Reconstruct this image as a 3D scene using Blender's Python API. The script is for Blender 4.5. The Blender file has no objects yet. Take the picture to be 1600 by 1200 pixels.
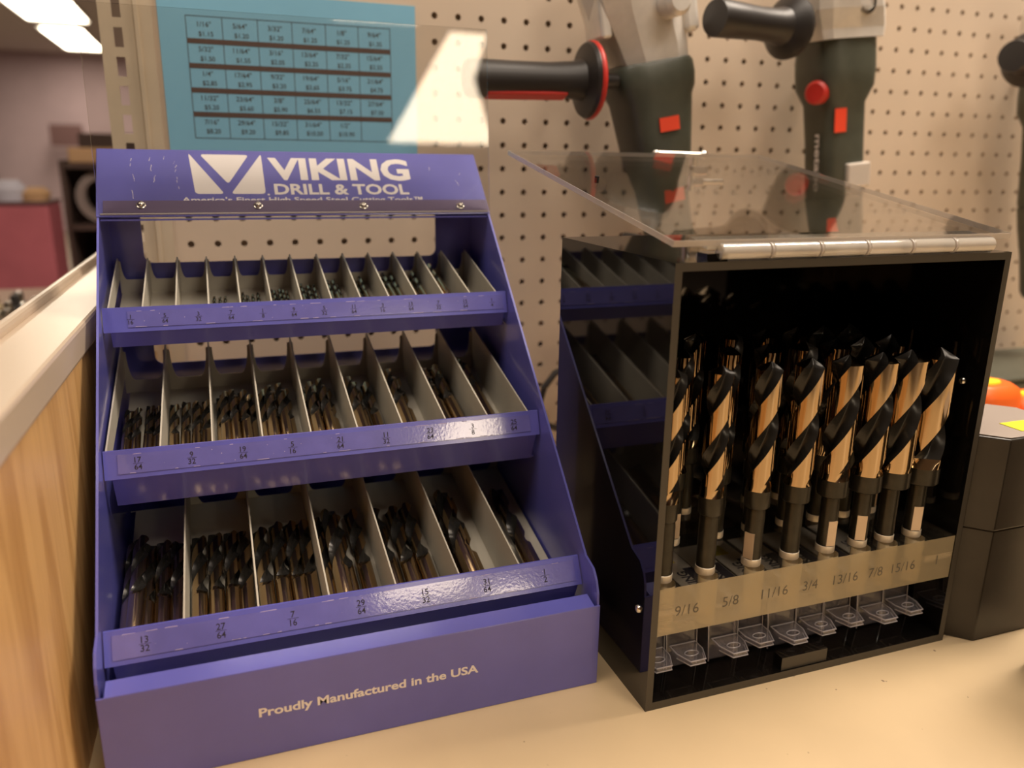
import bpy, bmesh, math, random
from mathutils import Vector, Matrix, Euler
random.seed(7)
PI = math.pi
S = 0.001                                   # geometry below is written in millimetres
sc = bpy.context.scene
C = sc.collection

# ------------------------------------------------------------------ camera
def cam_axes(yaw, pitch, roll):
    cy, sy, cp, sp = math.cos(yaw), math.sin(yaw), math.cos(pitch), math.sin(pitch)
    fwd = Vector((sy*cp, cy*cp, -sp)); right = Vector((cy, -sy, 0)); up = right.cross(fwd)
    cr, sr = math.cos(roll), math.sin(roll)
    return cr*right + sr*up, -sr*right + cr*up, fwd
cam = bpy.data.cameras.new('camera'); camo = bpy.data.objects.new('camera', cam); C.objects.link(camo)
r_, u_, f_ = cam_axes(0.3505, 0.2721, 0.0142)
m = Matrix((r_, u_, -f_)).transposed().to_4x4(); m.translation = Vector((-304.96, -874.71, 357.44))*S
camo.matrix_world = m
cam.sensor_fit = 'HORIZONTAL'; cam.sensor_width = 36.0; cam.lens = 1254.67*36/1600
cam.clip_start = 0.01; cam.clip_end = 100
cam.dof.use_dof = True; cam.dof.focus_distance = 0.565; cam.dof.aperture_fstop = 4.3
sc.camera = camo
# ------------------------------------------------------------------ world, exposure
w = bpy.data.worlds.new('world'); sc.world = w; w.use_nodes = True
w.node_tree.nodes['Background'].inputs[0].default_value = (1.0, 0.80, 0.62, 1)
w.node_tree.nodes['Background'].inputs[1].default_value = 0.02
sc.view_settings.view_transform = 'Standard'; sc.view_settings.look = 'None'
sc.view_settings.exposure = -0.22; sc.view_settings.gamma = 1.0; sc.view_settings.use_curve_mapping = False
try:
    sc.cycles.transparent_max_bounces = 24; sc.cycles.max_bounces = 8; sc.cycles.caustics_reflective = False; sc.cycles.caustics_refractive = False
    sc.cycles.sample_clamp_indirect = 4.0
except Exception: pass
LAMP = (1.0, 0.855, 0.71)                     # warm tube colour
KEY_E, SIDE_E, FAR_E, BACK_E = 36.0, 12.0, 11.5, 18.0      # emission of the ceiling fixtures

# ------------------------------------------------------------------ materials
def mat(name, col, rough=0.5, metal=0.0, coat=0.0, spec=0.5, coatr=.06, noise=None, bump=None, emit=None, estr=0.0, aniso=0):
    M = bpy.data.materials.new(name); M.use_nodes = True
    nt = M.node_tree; b = nt.nodes['Principled BSDF']
    b.inputs['Base Color'].default_value = (*col, 1); b.inputs['Roughness'].default_value = rough
    b.inputs['Metallic'].default_value = metal; b.inputs['Coat Weight'].default_value = coat
    b.inputs['Coat Roughness'].default_value = coatr; b.inputs['Specular IOR Level'].default_value = spec
    if emit: b.inputs['Emission Color'].default_value = (*emit, 1); b.inputs['Emission Strength'].default_value = estr
    tc = None
    if noise or bump:
        tc = nt.nodes.new('ShaderNodeTexCoord')
    if noise:                                # (scale, amount, detail): gentle tone variation
        n = nt.nodes.new('ShaderNodeTexNoise'); n.inputs['Scale'].default_value = noise[0]; n.inputs['Detail'].default_value = noise[2]
        nt.links.new(tc.outputs['Object'], n.inputs['Vector'])
        r = nt.nodes.new('ShaderNodeValToRGB'); a = noise[1]
        r.color_ramp.elements[0].position = .3; r.color_ramp.elements[1].position = .7
        r.color_ramp.elements[0].color = (*[c*(1-a) for c in col], 1); r.color_ramp.elements[1].color = (*[min(1, c*(1+a)) for c in col], 1)
        nt.links.new(n.outputs['Fac'], r.inputs[0]); nt.links.new(r.outputs[0], b.inputs['Base Color'])
    if bump:                                 # (scale, strength, distance)
        n = nt.nodes.new('ShaderNodeTexNoise'); n.inputs['Scale'].default_value = bump[0]; n.inputs['Detail'].default_value = 2
        nt.links.new(tc.outputs['Object'], n.inputs['Vector'])
        bp = nt.nodes.new('ShaderNodeBump'); bp.inputs['Strength'].default_value = bump[1]; bp.inputs['Distance'].default_value = bump[2]
        nt.links.new(n.outputs['Fac'], bp.inputs['Height']); nt.links.new(bp.outputs[0], b.inputs['Normal'])
        nt.links.new(bp.outputs[0], b.inputs['Coat Normal'])
    return M

def clear(name, tint=(1, 1, 1), rough=0.02, body=0.0, bodycol=(.8, .75, .68), ior=1.49, gain=1.0):
    """clear acrylic: see-through, Fresnel gloss, optional milky body"""
    M = bpy.data.materials.new(name); M.use_nodes = True; nt = M.node_tree
    for n in list(nt.nodes): nt.nodes.remove(n)
    out = nt.nodes.new('ShaderNodeOutputMaterial')
    tr = nt.nodes.new('ShaderNodeBsdfTransparent'); tr.inputs[0].default_value = (*tint, 1)
    gl = nt.nodes.new('ShaderNodeBsdfGlossy'); gl.inputs['Roughness'].default_value = rough
    fr = nt.nodes.new('ShaderNodeFresnel'); ge = nt.nodes.new('ShaderNodeNewGeometry')
    mr = nt.nodes.new('ShaderNodeMapRange'); mr.inputs['To Min'].default_value = ior; mr.inputs['To Max'].default_value = 1/ior
    nt.links.new(ge.outputs['Backfacing'], mr.inputs['Value']); nt.links.new(mr.outputs[0], fr.inputs[0])
    mx = nt.nodes.new('ShaderNodeMixShader'); base = tr
    if body > 0:
        df = nt.nodes.new('ShaderNodeBsdfDiffuse'); df.inputs[0].default_value = (*bodycol, 1)
        m2 = nt.nodes.new('ShaderNodeMixShader'); m2.inputs[0].default_value = body
        nt.links.new(tr.outputs[0], m2.inputs[1]); nt.links.new(df.outputs[0], m2.inputs[2]); base = m2
    ml = nt.nodes.new('ShaderNodeMath'); ml.operation = 'MULTIPLY'; ml.inputs[1].default_value = gain; ml.use_clamp = True
    nt.links.new(fr.outputs[0], ml.inputs[0]); nt.links.new(ml.outputs[0], mx.inputs[0])
    nt.links.new(base.outputs[0], mx.inputs[1]); nt.links.new(gl.outputs[0], mx.inputs[2]); nt.links.new(mx.outputs[0], out.inputs[0])
    return M

def emis(name, col, s):
    M = bpy.data.materials.new(name); M.use_nodes = True; nt = M.node_tree
    for n in list(nt.nodes): nt.nodes.remove(n)
    out = nt.nodes.new('ShaderNodeOutputMaterial'); e = nt.nodes.new('ShaderNodeEmission')
    e.inputs[0].default_value = (*col, 1); e.inputs[1].default_value = s; nt.links.new(e.outputs[0], out.inputs[0]); return M

def wood(name):
    M = mat(name, (.5, .26, .1), .42); nt = M.node_tree; b = nt.nodes['Principled BSDF']
    tc = nt.nodes.new('ShaderNodeTexCoord'); mp = nt.nodes.new('ShaderNodeMapping'); mp.inputs['Scale'].default_value = (3, 16, 1.6)
    mp.inputs['Rotation'].default_value = (.12, 0, 0)
    nt.links.new(tc.outputs['Object'], mp.inputs[0])
    n = nt.nodes.new('ShaderNodeTexNoise'); n.inputs['Scale'].default_value = 1.5; n.inputs['Detail'].default_value = 3; nt.links.new(mp.outputs[0], n.inputs['Vector'])
    mu = nt.nodes.new('ShaderNodeMath'); mu.operation = 'MULTIPLY'; mu.inputs[1].default_value = 30; nt.links.new(n.outputs['Fac'], mu.inputs[0])
    si = nt.nodes.new('ShaderNodeMath'); si.operation = 'SINE'; nt.links.new(mu.outputs[0], si.inputs[0])
    mp2 = nt.nodes.new('ShaderNodeMapping'); mp2.inputs['Scale'].default_value = (60, 420, 14); nt.links.new(tc.outputs['Object'], mp2.inputs[0])
    n2 = nt.nodes.new('ShaderNodeTexNoise'); n2.inputs['Scale'].default_value = 1; n2.inputs['Detail'].default_value = 2; nt.links.new(mp2.outputs[0], n2.inputs['Vector'])
    ad = nt.nodes.new('ShaderNodeMath'); ad.operation = 'MULTIPLY_ADD'; ad.inputs[1].default_value = .22; nt.links.new(si.outputs[0], ad.inputs[0]); nt.links.new(n2.outputs['Fac'], ad.inputs[2])
    r = nt.nodes.new('ShaderNodeValToRGB'); r.color_ramp.elements[0].position = .25; r.color_ramp.elements[1].position = .75
    r.color_ramp.elements[0].color = (.50, .27, .095, 1); r.color_ramp.elements[1].color = (.68, .41, .165, 1)
    nt.links.new(ad.outputs[0], r.inputs[0]); nt.links.new(r.outputs[0], b.inputs['Base Color']); return M

def specks(M, col, dark, scale=160, thr=.70):
    """sparse small marks on a laminate"""
    nt = M.node_tree; b = nt.nodes['Principled BSDF']
    tc = nt.nodes.new('ShaderNodeTexCoord'); n = nt.nodes.new('ShaderNodeTexNoise'); n.inputs['Scale'].default_value = scale; n.inputs['Detail'].default_value = 2
    n3 = nt.nodes.new('ShaderNodeTexNoise'); n3.inputs['Scale'].default_value = 9; n3.inputs['Detail'].default_value = 4
    nt.links.new(tc.outputs['Object'], n.inputs['Vector']); nt.links.new(tc.outputs['Object'], n3.inputs['Vector'])
    r0 = nt.nodes.new('ShaderNodeValToRGB'); r0.color_ramp.elements[0].color = (*[c*.95 for c in col], 1); r0.color_ramp.elements[1].color = (*[c*1.04 for c in col], 1)
    r0.color_ramp.elements[0].position = .35; r0.color_ramp.elements[1].position = .65
    nt.links.new(n3.outputs['Fac'], r0.inputs[0])
    r = nt.nodes.new('ShaderNodeValToRGB'); r.color_ramp.elements[0].position = thr; r.color_ramp.elements[1].position = thr+.03
    r.color_ramp.elements[0].color = (0, 0, 0, 1); r.color_ramp.elements[1].color = (1, 1, 1, 1); nt.links.new(n.outputs['Fac'], r.inputs[0])
    mx = nt.nodes.new('ShaderNodeMix'); mx.data_type = 'RGBA'; nt.links.new(r.outputs[0], mx.inputs['Factor']); nt.links.new(r0.outputs[0], mx.inputs[6]); mx.inputs[7].default_value = (*dark, 1)
    nt.links.new(mx.outputs[2], b.inputs['Base Color']); return M

M = {}
PURP = (.112, .114, .46)
M['purple'] = mat('purple_enamel', PURP, .34, coat=.9, coatr=.12, spec=.5, noise=(30, .05, 3), bump=(900, .02, .0002))
M['strip'] = mat('purple_label_film', (.145, .140, .46), .14, coat=1.0, spec=1.0, coatr=.03, noise=(60, .08, 4), bump=(500, .07, .0004))
M['band'] = mat('smoky_clamp_band', (.13, .095, .20), .35, coat=.4)
M['scuff'] = mat('lilac_scuff', (.42, .36, .58), .5)
M['hole_glint'] = mat('shank_hole_glint', (.86, .78, .64), .3, .35)  # silver colour stands in for the refraction glint at the block hole
M['etch'] = mat('etched_grey_print', (.10, .085, .06), .6)
M['white_print'] = mat('white_print', (.80, .76, .75), .5)
M['black_print'] = mat('black_print', (.02, .015, .03), .5)
M['grey_enamel'] = mat('grey_enamel', (.46, .425, .35), .45, noise=(40, .05, 3))
M['steel'] = mat('bright_steel', (.75, .72, .66), .22, 1.0)
M['gold'] = mat('bronze_oxide_steel', (.49, .365, .225), .11, 1.0)
M['gold_bit'] = mat('bronze_bit_steel', (.54, .395, .225), .19, 1.0)
M['black_steel'] = mat('black_oxide_steel', (.030, .028, .025), .24, .5)
M['shank_black'] = mat('black_oxide_shank', (.040, .036, .027), .30, .6, noise=(120, .2, 3))
M['flat'] = mat('ground_steel_flat', (.62, .50, .38), .35, .6)
M['acry_black'] = mat('black_acrylic', (.0045, .0038, .0032), .05, spec=.55)
M['acry_edge'] = mat('sawn_black_acrylic_edge', (.060, .050, .036), .45)
M['clear'] = clear('clear_acrylic', (.97, .96, .94), .015)
M['clear_sheet'] = clear('clear_cover_sheet', (.97, .965, .955), .02, gain=1.8)
M['clear_hinge'] = clear('clear_hinge_plastic', (.93, .91, .88), .06, body=.40, bodycol=(1, .94, .84), gain=2.4)
M['clear_edge'] = clear('clear_acrylic_edge', (.9, .88, .86), .2, body=.4, bodycol=(.85, .78, .72))
M['block'] = clear('clear_block_face', (.98, .97, .94), .03, body=.015, bodycol=(.6, .5, .36))
M['socket'] = clear('socket_streak_wall', (.9, .86, .76), .1, body=.55, bodycol=(.95, .82, .55), gain=2.0)  # bright body colour stands in for refraction streaks in the block
M['rim'] = clear('blister_rim', (.95, .94, .97), .08, body=.5, bodycol=(.86, .82, .88), gain=2.5)
M['block_front'] = clear('frosted_block_edge', (.86, .80, .68), .12, body=.56, bodycol=(.50, .41, .25), gain=1.5)  # frosted edge; tan body colour stands in for light inside the block
M['blister'] = clear('clear_blister', (.96, .95, .98), .05, body=.11, bodycol=(.8, .76, .82), gain=2.0)
M['card'] = mat('pack_card', (.88, .82, .75), .5)
M['navy'] = mat('navy_print', (.03, .027, .07), .4)
M['yellow'] = mat('yellow_print', (.85, .72, .02), .5)
M['peg'] = mat('pegboard_enamel', (.61, .495, .38), .55, noise=(7, .03, 3))
M['backing'] = mat('dark_backing', (.42, .32, .22), .8)
M['upright'] = mat('tan_painted_steel', (.55, .46, .34), .38, coat=.2, noise=(25, .05, 3))
M['cyan'] = mat('cyan_paper', (.20, .47, .66), .55, noise=(12, .03, 3))
M['ink'] = mat('printed_ink', (.055, .075, .085), .6)
M['bar'] = mat('printed_dark_bar', (.085, .05, .04), .6)
M['cap'] = mat('cream_laminate', (.56, .45, .34), .28, spec=.5)
M['wood'] = wood('oak_veneer')
M['counter'] = specks(mat('beige_laminate', (.60, .45, .265), .42), (.60, .45, .265), (.20, .13, .08), 120, .74)
M['green'] = mat('dark_green_plastic', (.075, .080, .060), .40, noise=(50, .1, 2))
M['blackp'] = mat('black_plastic', (.022, .018, .016), .42)
M['rubber'] = mat('black_rubber', (.03, .025, .022), .6)
M['alu'] = mat('cast_aluminium', (.80, .76, .70), .38, .35, noise=(60, .06, 3))
M['red'] = mat('red_plastic', (.60, .03, .02), .4)
M['tag'] = mat('red_price_tag', (.85, .07, .025), .5)
M['whitel'] = mat('silver_label', (.75, .68, .60), .35, .3)
M['orange'] = mat('orange_plastic', (.95, .16, .02), .4)
M['case'] = mat('black_case_plastic', (.028, .022, .016), .33, noise=(60, .15, 3))
M['case_lid'] = mat('grey_case_lid', (.36, .30, .26), .5)
M['yellow_tag'] = mat('yellow_tag', (.9, .85, .03), .5)
M['ceil'] = mat('ceiling_tile', (.62, .56, .52), .9)
M['floor'] = mat('store_floor', (.30, .24, .20), .6)
M['mauve'] = mat('mauve_wall', (.60, .46, .50), .8, noise=(2, .06, 2))
M['maroon'] = mat('maroon_board', (.16, .085, .085), .8)
M['redbox'] = mat('crimson_carton', (.50, .13, .16), .55, noise=(9, .1, 2))
M['brown'] = mat('dark_brown_shelf', (.085, .05, .04), .7)
M['tan'] = mat('tan_carton', (.62, .38, .2), .7)
M['rollgrey'] = mat('grey_roll', (.28, .22, .2), .6)
M['palew'] = mat('pale_bag', (.62, .60, .68), .5)
M['brass'] = mat('brass_fitting', (.62, .50, .3), .35, .7)
M['lamp'] = emis('key_lamp_diffuser', LAMP, KEY_E)
M['lamp_side'] = emis('side_lamp_diffuser', LAMP, SIDE_E)
M['lamp_far'] = emis('far_lamp_diffuser', (1, .82, .60), FAR_E)
M['lamp_back'] = emis('back_lamp_diffuser', (1, .86, .66), BACK_E)
M['housing'] = mat('lamp_housing', (.75, .72, .68), .5)

# ------------------------------------------------------------------ mesh helpers (mm)
class B:
    def __init__(s): s.v = []; s.f = []; s.m = []; s.sm = []
    def poly(s, pts, mi=0, smooth=False):
        k = len(s.v); s.v += [tuple(p) for p in pts]; s.f.append(tuple(range(k, k+len(pts)))); s.m.append(mi); s.sm.append(smooth); return s
    def grid(s, rings, closed=True, mi=0, smooth=True, cap0=False, cap1=False, mif=None):
        k = len(s.v); n = len(rings[0])
        for r in rings: s.v += [tuple(p) for p in r]
        for i in range(len(rings)-1):
            for j in range(n if closed else n-1):
                a, b = k+i*n+j, k+i*n+(j+1) % n
                s.f.append((a, b, b+n, a+n)); s.m.append(mif(i, j) if mif else mi); s.sm.append(smooth)
        if cap0: s.f.append(tuple(k+j for j in reversed(range(n)))); s.m.append(mi); s.sm.append(False)
        if cap1: s.f.append(tuple(k+(len(rings)-1)*n+j for j in range(n))); s.m.append(mi); s.sm.append(False)
        return s
    def box(s, x0, x1, y0, y1, z0, z1, mi=0, fm=None):
        P = [(x0,y0,z0),(x1,y0,z0),(x1,y1,z0),(x0,y1,z0),(x0,y0,z1),(x1,y0,z1),(x1,y1,z1),(x0,y1,z1)]
        F = [(0,3,2,1),(4,5,6,7),(0,1,5,4),(2,3,7,6),(1,2,6,5),(3,0,4,7)]   # bottom top front back right left
        k = len(s.v); s.v += P
        for i, f in enumerate(F): s.f.append(tuple(k+a for a in f)); s.m.append((fm or {}).get(i, mi)); s.sm.append(False)
        return s
    def prism(s, prof, x0, x1, mi=0):
        """closed (y,z) profile extruded along x"""
        n = len(prof); k = len(s.v)
        s.v += [(x0, y, z) for y, z in prof] + [(x1, y, z) for y, z in prof]
        for j in range(n):
            s.f.append((k+j, k+(j+1) % n, k+n+(j+1) % n, k+n+j)); s.m.append(mi); s.sm.append(False)
        s.f.append(tuple(k+j for j in reversed(range(n)))); s.m.append(mi); s.sm.append(False)
        s.f.append(tuple(k+n+j for j in range(n))); s.m.append(mi); s.sm.append(False); return s
    def slab(s, prof, z0, z1, mi=0):
        """closed (x,y) outline extruded along z"""
        n = len(prof); k = len(s.v)
        s.v += [(x, y, z0) for x, y in prof] + [(x, y, z1) for x, y in prof]
        for j in range(n):
            s.f.append((k+j, k+(j+1) % n, k+n+(j+1) % n, k+n+j)); s.m.append(mi); s.sm.append(False)
        s.f.append(tuple(k+j for j in reversed(range(n)))); s.m.append(mi); s.sm.append(False)
        s.f.append(tuple(k+n+j for j in range(n))); s.m.append(mi); s.sm.append(False); return s
    def cyl(s, a, b, r, r2=None, n=20, mi=0, caps=True, smooth=True):
        a, b = Vector(a), Vector(b); d = (b-a).normalized(); q = d.to_track_quat('Z', 'Y'); r2 = r if r2 is None else r2
        rings = [[c + q @ Vector((rr*math.cos(2*PI*j/n), rr*math.sin(2*PI*j/n), 0)) for j in range(n)] for c, rr in ((a, r), (b, r2))]
        return s.grid(rings, mi=mi, smooth=smooth, cap0=caps, cap1=caps)
    def lathe(s, prof, n=24, mi=0, mat=None, caps=True):
        """(r,z) profile about z, optionally transformed"""
        T = mat or Matrix()
        rings = [[T @ Vector((r*math.cos(2*PI*j/n), r*math.sin(2*PI*j/n), z)) for j in range(n)] for r, z in prof]
        return s.grid(rings, mi=mi, cap0=caps, cap1=caps)
    def tube(s, pts, r, n=10, mi=0):
        pts = [Vector(p) for p in pts]; rings = []
        for i, p in enumerate(pts):
            d = (pts[min(i+1, len(pts)-1)] - pts[max(i-1, 0)]).normalized(); q = d.to_track_quat('Z', 'Y')
            rings.append([p + q @ Vector((r*math.cos(2*PI*j/n), r*math.sin(2*PI*j/n), 0)) for j in range(n)])
        return s.grid(rings, mi=mi, cap0=True, cap1=True)
    def xf(s, T): s.v = [tuple(T @ Vector(p)) for p in s.v]; return s
    def mesh(s, name, mats):
        me = bpy.data.meshes.new(name); me.from_pydata([(x*S, y*S, z*S) for x, y, z in s.v], [], s.f)
        for mm in (mats if isinstance(mats, (list, tuple)) else [mats]): me.materials.append(M[mm] if isinstance(mm, str) else mm)
        for p, mi, sm in zip(me.polygons, s.m, s.sm): p.material_index = mi; p.use_smooth = sm
        bm = bmesh.new(); bm.from_mesh(me); bmesh.ops.recalc_face_normals(bm, faces=bm.faces)
        for e in bm.edges:
            if len(e.link_faces) == 2 and e.calc_face_angle(0) > .7: e.smooth = False
        bm.to_mesh(me); bm.free()
        me.update(); return me
    def obj(s, name, mats, parent=None, bevel=0, **tags):
        o = bpy.data.objects.new(name, s.mesh(name, mats)); C.objects.link(o)
        if parent: o.parent = parent; o.matrix_parent_inverse = world(parent).inverted()
        if bevel:
            bv = o.modifiers.new('bevel', 'BEVEL'); bv.width = bevel*S; bv.segments = 2; bv.limit_method = 'ANGLE'
        for k, v in tags.items(): o[k] = v
        return o

def world(o):
    T = o.matrix_basis.copy()
    return world(o.parent) @ o.matrix_parent_inverse @ T if o.parent else T
def thing(name, label, cat, loc, group=None, rot=(0, 0, 0)):
    o = bpy.data.objects.new(name, None); C.objects.link(o); o.empty_display_size = .02
    o.location = Vector(loc)*S; o.rotation_euler = rot; o['label'] = label; o['category'] = cat
    if group: o['group'] = group
    return o
def tag(o, label, cat, group=None):
    o['label'] = label; o['category'] = cat
    if group: o['group'] = group
    return o
def struct(b, name, mats, parent=None, bevel=0): return b.obj(name, mats, parent, bevel, kind='structure')
def inst(me, name, parent, T):
    o = bpy.data.objects.new(name, me); C.objects.link(o); o.parent = parent
    t = T.copy(); t.translation = t.translation*S; o.matrix_basis = t; return o

def txt(s, bold=0.0, fit=None, plane=None, lift=.15, b=None, mi=0, keep=False):
    """flat lettering fitted to the box fit=(x0,x1,y0,y1) of a plane matrix (mm)"""
    cu = bpy.data.curves.new('t', 'FONT'); cu.body = s; cu.offset = bold; cu.resolution_u = 3
    o = bpy.data.objects.new('t', cu); C.objects.link(o)
    dg = bpy.context.evaluated_depsgraph_get(); me = o.evaluated_get(dg).to_mesh()
    vs = [v.co.copy() for v in me.vertices]; fs = [tuple(p.vertices) for p in me.polygons]
    o.evaluated_get(dg).to_mesh_clear(); bpy.data.objects.remove(o); bpy.data.curves.remove(cu)
    xs = [v.x for v in vs]; ys = [v.y for v in vs]; X0, X1, Y0, Y1 = min(xs), max(xs), min(ys), max(ys)
    x0, x1, y0, y1 = fit; sx = (x1-x0)/(X1-X0); sy = (y1-y0)/(Y1-Y0)
    if keep: sx = sy; cx = (x0+x1)/2; x0 = cx-(X1-X0)*sx/2
    b = b or B(); k = len(b.v)
    for v in vs: b.v.append(tuple(plane @ Vector((x0+(v.x-X0)*sx, y0+(v.y-Y0)*sy, lift))))
    for f in fs: b.f.append(tuple(k+i for i in f)); b.m.append(mi); b.sm.append(False)
    return b
def frame(o, xd, yd):
    xd, yd = Vector(xd).normalized(), Vector(yd).normalized(); zd = xd.cross(yd)
    T = Matrix((xd, yd, zd)).transposed().to_4x4(); T.translation = Vector(o); return T
ORD = ['first', 'second', 'third', 'fourth', 'fifth', 'sixth', 'seventh', 'eighth', 'ninth', 'tenth']

# ================================================================== THE SETTING
# store shell
struct(B().box(-9000, 9000, -14000, 15000, -960, -900), 'floor', 'floor')
struct(B().box(-9000, 9000, -14000, 15000, 1900, 1960), 'ceiling', 'ceil')
struct(B().box(-9000, 9000, 14500, 14600, -900, 1900), 'wall_back', 'mauve')
struct(B().box(-9000, 9000, -13100, -13000, -900, 1900), 'wall_front', 'mauve')
# perforated panel, one square with a round hole per inch
def pegboard():
    b = B(); P = 25.4; n = 16; r = 3.3; t = 5.0
    c0, c1, r0, r1 = -14, 42, -9, 19
    z_of = lambda rr: 500-P*rr
    for c in range(c0, c1+1):
        for rr in range(r0, r1+1):
            cx, cz = P*c, z_of(rr); k = len(b.v)
            for j in range(n):
                a = 2*PI*j/n + PI/n*0
                ca, sa = math.cos(a), math.sin(a); mx = max(abs(ca), abs(sa))
                b.v.append((cx+P/2*ca/mx, 0, cz+P/2*sa/mx))
            for yy in (0, t):
                for j in range(n):
                    a = 2*PI*j/n; b.v.append((cx+r*math.cos(a), yy, cz+r*math.sin(a)))
            for j in range(n):
                j2 = (j+1) % n
                b.f.append((k+j, k+j2, k+n+j2, k+n+j)); b.m.append(0); b.sm.append(False)
                b.f.append((k+n+j, k+n+j2, k+2*n+j2, k+2*n+j)); b.m.append(0); b.sm.append(False)
    return b
o = struct(pegboard(), 'wall_pegboard', 'peg')
struct(B().box(-352, 1085, 7, 24, 0, 742), 'wall_pegboard_backing', 'backing')
struct(B().box(-352, 1085, 0, 6, -2, 5), 'trim_1', 'peg')
# counter top
struct(B().box(-440, 1400, -1250, 40, -30, 0), 'counter_top', 'counter')
tag(bpy.data.objects['counter_top'], 'beige laminate counter top with small dark specks', 'counter')
del bpy.data.objects['counter_top']['kind']
# oak panel with cream cap at the left of the counter
pan = thing('wood_partition', 'oak veneered partition with a cream laminate cap left of the purple rack', 'partition', (-407, -400, -30), rot=(0, 0, math.radians(-1.36)))
pan.location = Vector((-401, -400, -30))*S
def lpart(b, name, mats, bevel=0):
    o = bpy.data.objects.new(name, b.mesh(name, mats)); C.objects.link(o); o.parent = pan
    if bevel:
        bv = o.modifiers.new('bevel', 'BEVEL'); bv.width = bevel*S; bv.segments = 2; bv.limit_method = 'ANGLE'
    return o
lpart(B().box(-20, -2, -700, 900, 0, 252), 'veneer_panel', 'wood')
lpart(B().box(-43, 0, -700, 900, 252, 273.6), 'cap', 'cap', 2.5)
lpart(B().box(-50, -41, -700, 900, 253, 279.6), 'cap_lip', 'cap', 3)

# ================================================================== CEILING FIXTURES (the store's lamps, plus unseen ones added for their light)
def lamp(cx, cy, wx, wy, m, label, group='ceiling light fixtures'):
    t = thing('ceiling_light', label, 'ceiling light', (cx, cy, 1900), group)
    h = B(); e = 25
    for a in ((-wx/2-e, -wx/2, -wy/2-e, wy/2+e), (wx/2, wx/2+e, -wy/2-e, wy/2+e), (-wx/2, wx/2, -wy/2-e, -wy/2), (-wx/2, wx/2, wy/2, wy/2+e)):
        h.box(a[0]+cx, a[1]+cx, a[2]+cy, a[3]+cy, 1870, 1900)
    h.obj('frame', 'housing', t)
    B().poly([(cx-wx/2, cy-wy/2, 1885), (cx-wx/2, cy+wy/2, 1885), (cx+wx/2, cy+wy/2, 1885), (cx+wx/2, cy-wy/2, 1885)]).obj('diffuser', m, t)
def poly_lamp(pts, m, label, group):
    """ceiling panel of free outline: rim frame and diffuser"""
    cx = sum(p[0] for p in pts)/len(pts); cy = sum(p[1] for p in pts)/len(pts)
    t = thing('ceiling_light', label, 'ceiling light', (cx, cy, 1900), group)
    h = B(); n = len(pts); out = [(cx+(x-cx)*1.02, cy+(y-cy)*1.02) for x, y in pts]
    h.grid([[(x, y, z) for x, y in ring] for ring, z in ((pts, 1870), (pts, 1899), (out, 1899), (out, 1870), (pts, 1870))], smooth=False)
    h.obj('frame', 'housing', t)
    B().poly([(x, y, 1885) for x, y in pts][::-1]).obj('diffuser', m, t)
lamp(1180, -330, 1000, 560, 'lamp', 'ceiling light above the right end of the counter')
lamp(-1250, -700, 560, 800, 'lamp_side', 'added unseen ceiling light left of the counter, lighting the rack from the left')  # added fill for the inner faces and dividers turned left
lamp(520, -1750, 600, 800, 'lamp_side', 'added unseen ceiling light behind and right of the camera, brightening the case interior')  # added to brighten the packs and cards inside the case
lamp(-80, -690, 620, 720, 'lamp_side', 'ceiling light straight above the front of the counter')
lamp(740, -4550, 540, 460, 'lamp_far', 'added square ceiling light, placed to give the glare on the bottom tray lip', 'far ceiling lights')  # added so its reflection makes the bottom lip glare
poly_lamp([(1250, -4870), (1510, -4870), (1800, -6100), (2500, -7900), (3100, -9250), (1683, -9200)], 'lamp_far', 'long ceiling light panel mirrored in the clear cover sheet', 'far ceiling lights')
lamp(-1900, 3600, 600, 1200, 'lamp_back', 'added unseen ceiling light beyond the partition, brightening the store background', 'store ceiling lights')  # added out of view to light the store background
lamp(-1900, 7900, 640, 1100, 'lamp_back', 'ceiling light farther down the next aisle', 'store ceiling lights')
lamp(1500, 8500, 600, 1200, 'lamp_back', 'added unseen ceiling light beyond the pegboard, brightening the store background', 'store ceiling lights')  # another unseen lamp added for background brightness
lamp(-1870, 9950, 640, 1500, 'lamp_back', 'larger blurred ceiling light at the upper left corner', 'distant ceiling lights')
lamp(-1960, 12450, 480, 2300, 'lamp_back', 'smaller blurred ceiling light beside the slotted upright', 'distant ceiling lights')

# ================================================================== PURPLE DISPENSER
DX0, DX1, DYF, DYB = -389.7, -76.4, -432.3, -130.0
disp = thing('drill_dispenser', 'purple steel tiered drill bit dispenser with three divided trays', 'dispenser', ((DX0+DX1)/2, DYF, 0))
side = [(DYB, 0), (DYF+.6, 0), (DYF+.6, 61), (DYF+1.2, 70), (DYF+4.5, 78.5), (DYF+10, 85), (-409.5, 88.6), (-185, 311.2), (-134.5, 361), (DYB, 361)]
B().prism(side, DX0, DX0+1.6).obj('side_panel', 'purple', disp)
B().prism(side, DX1-1.6, DX1).obj('side_panel', 'purple', disp)
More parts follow.
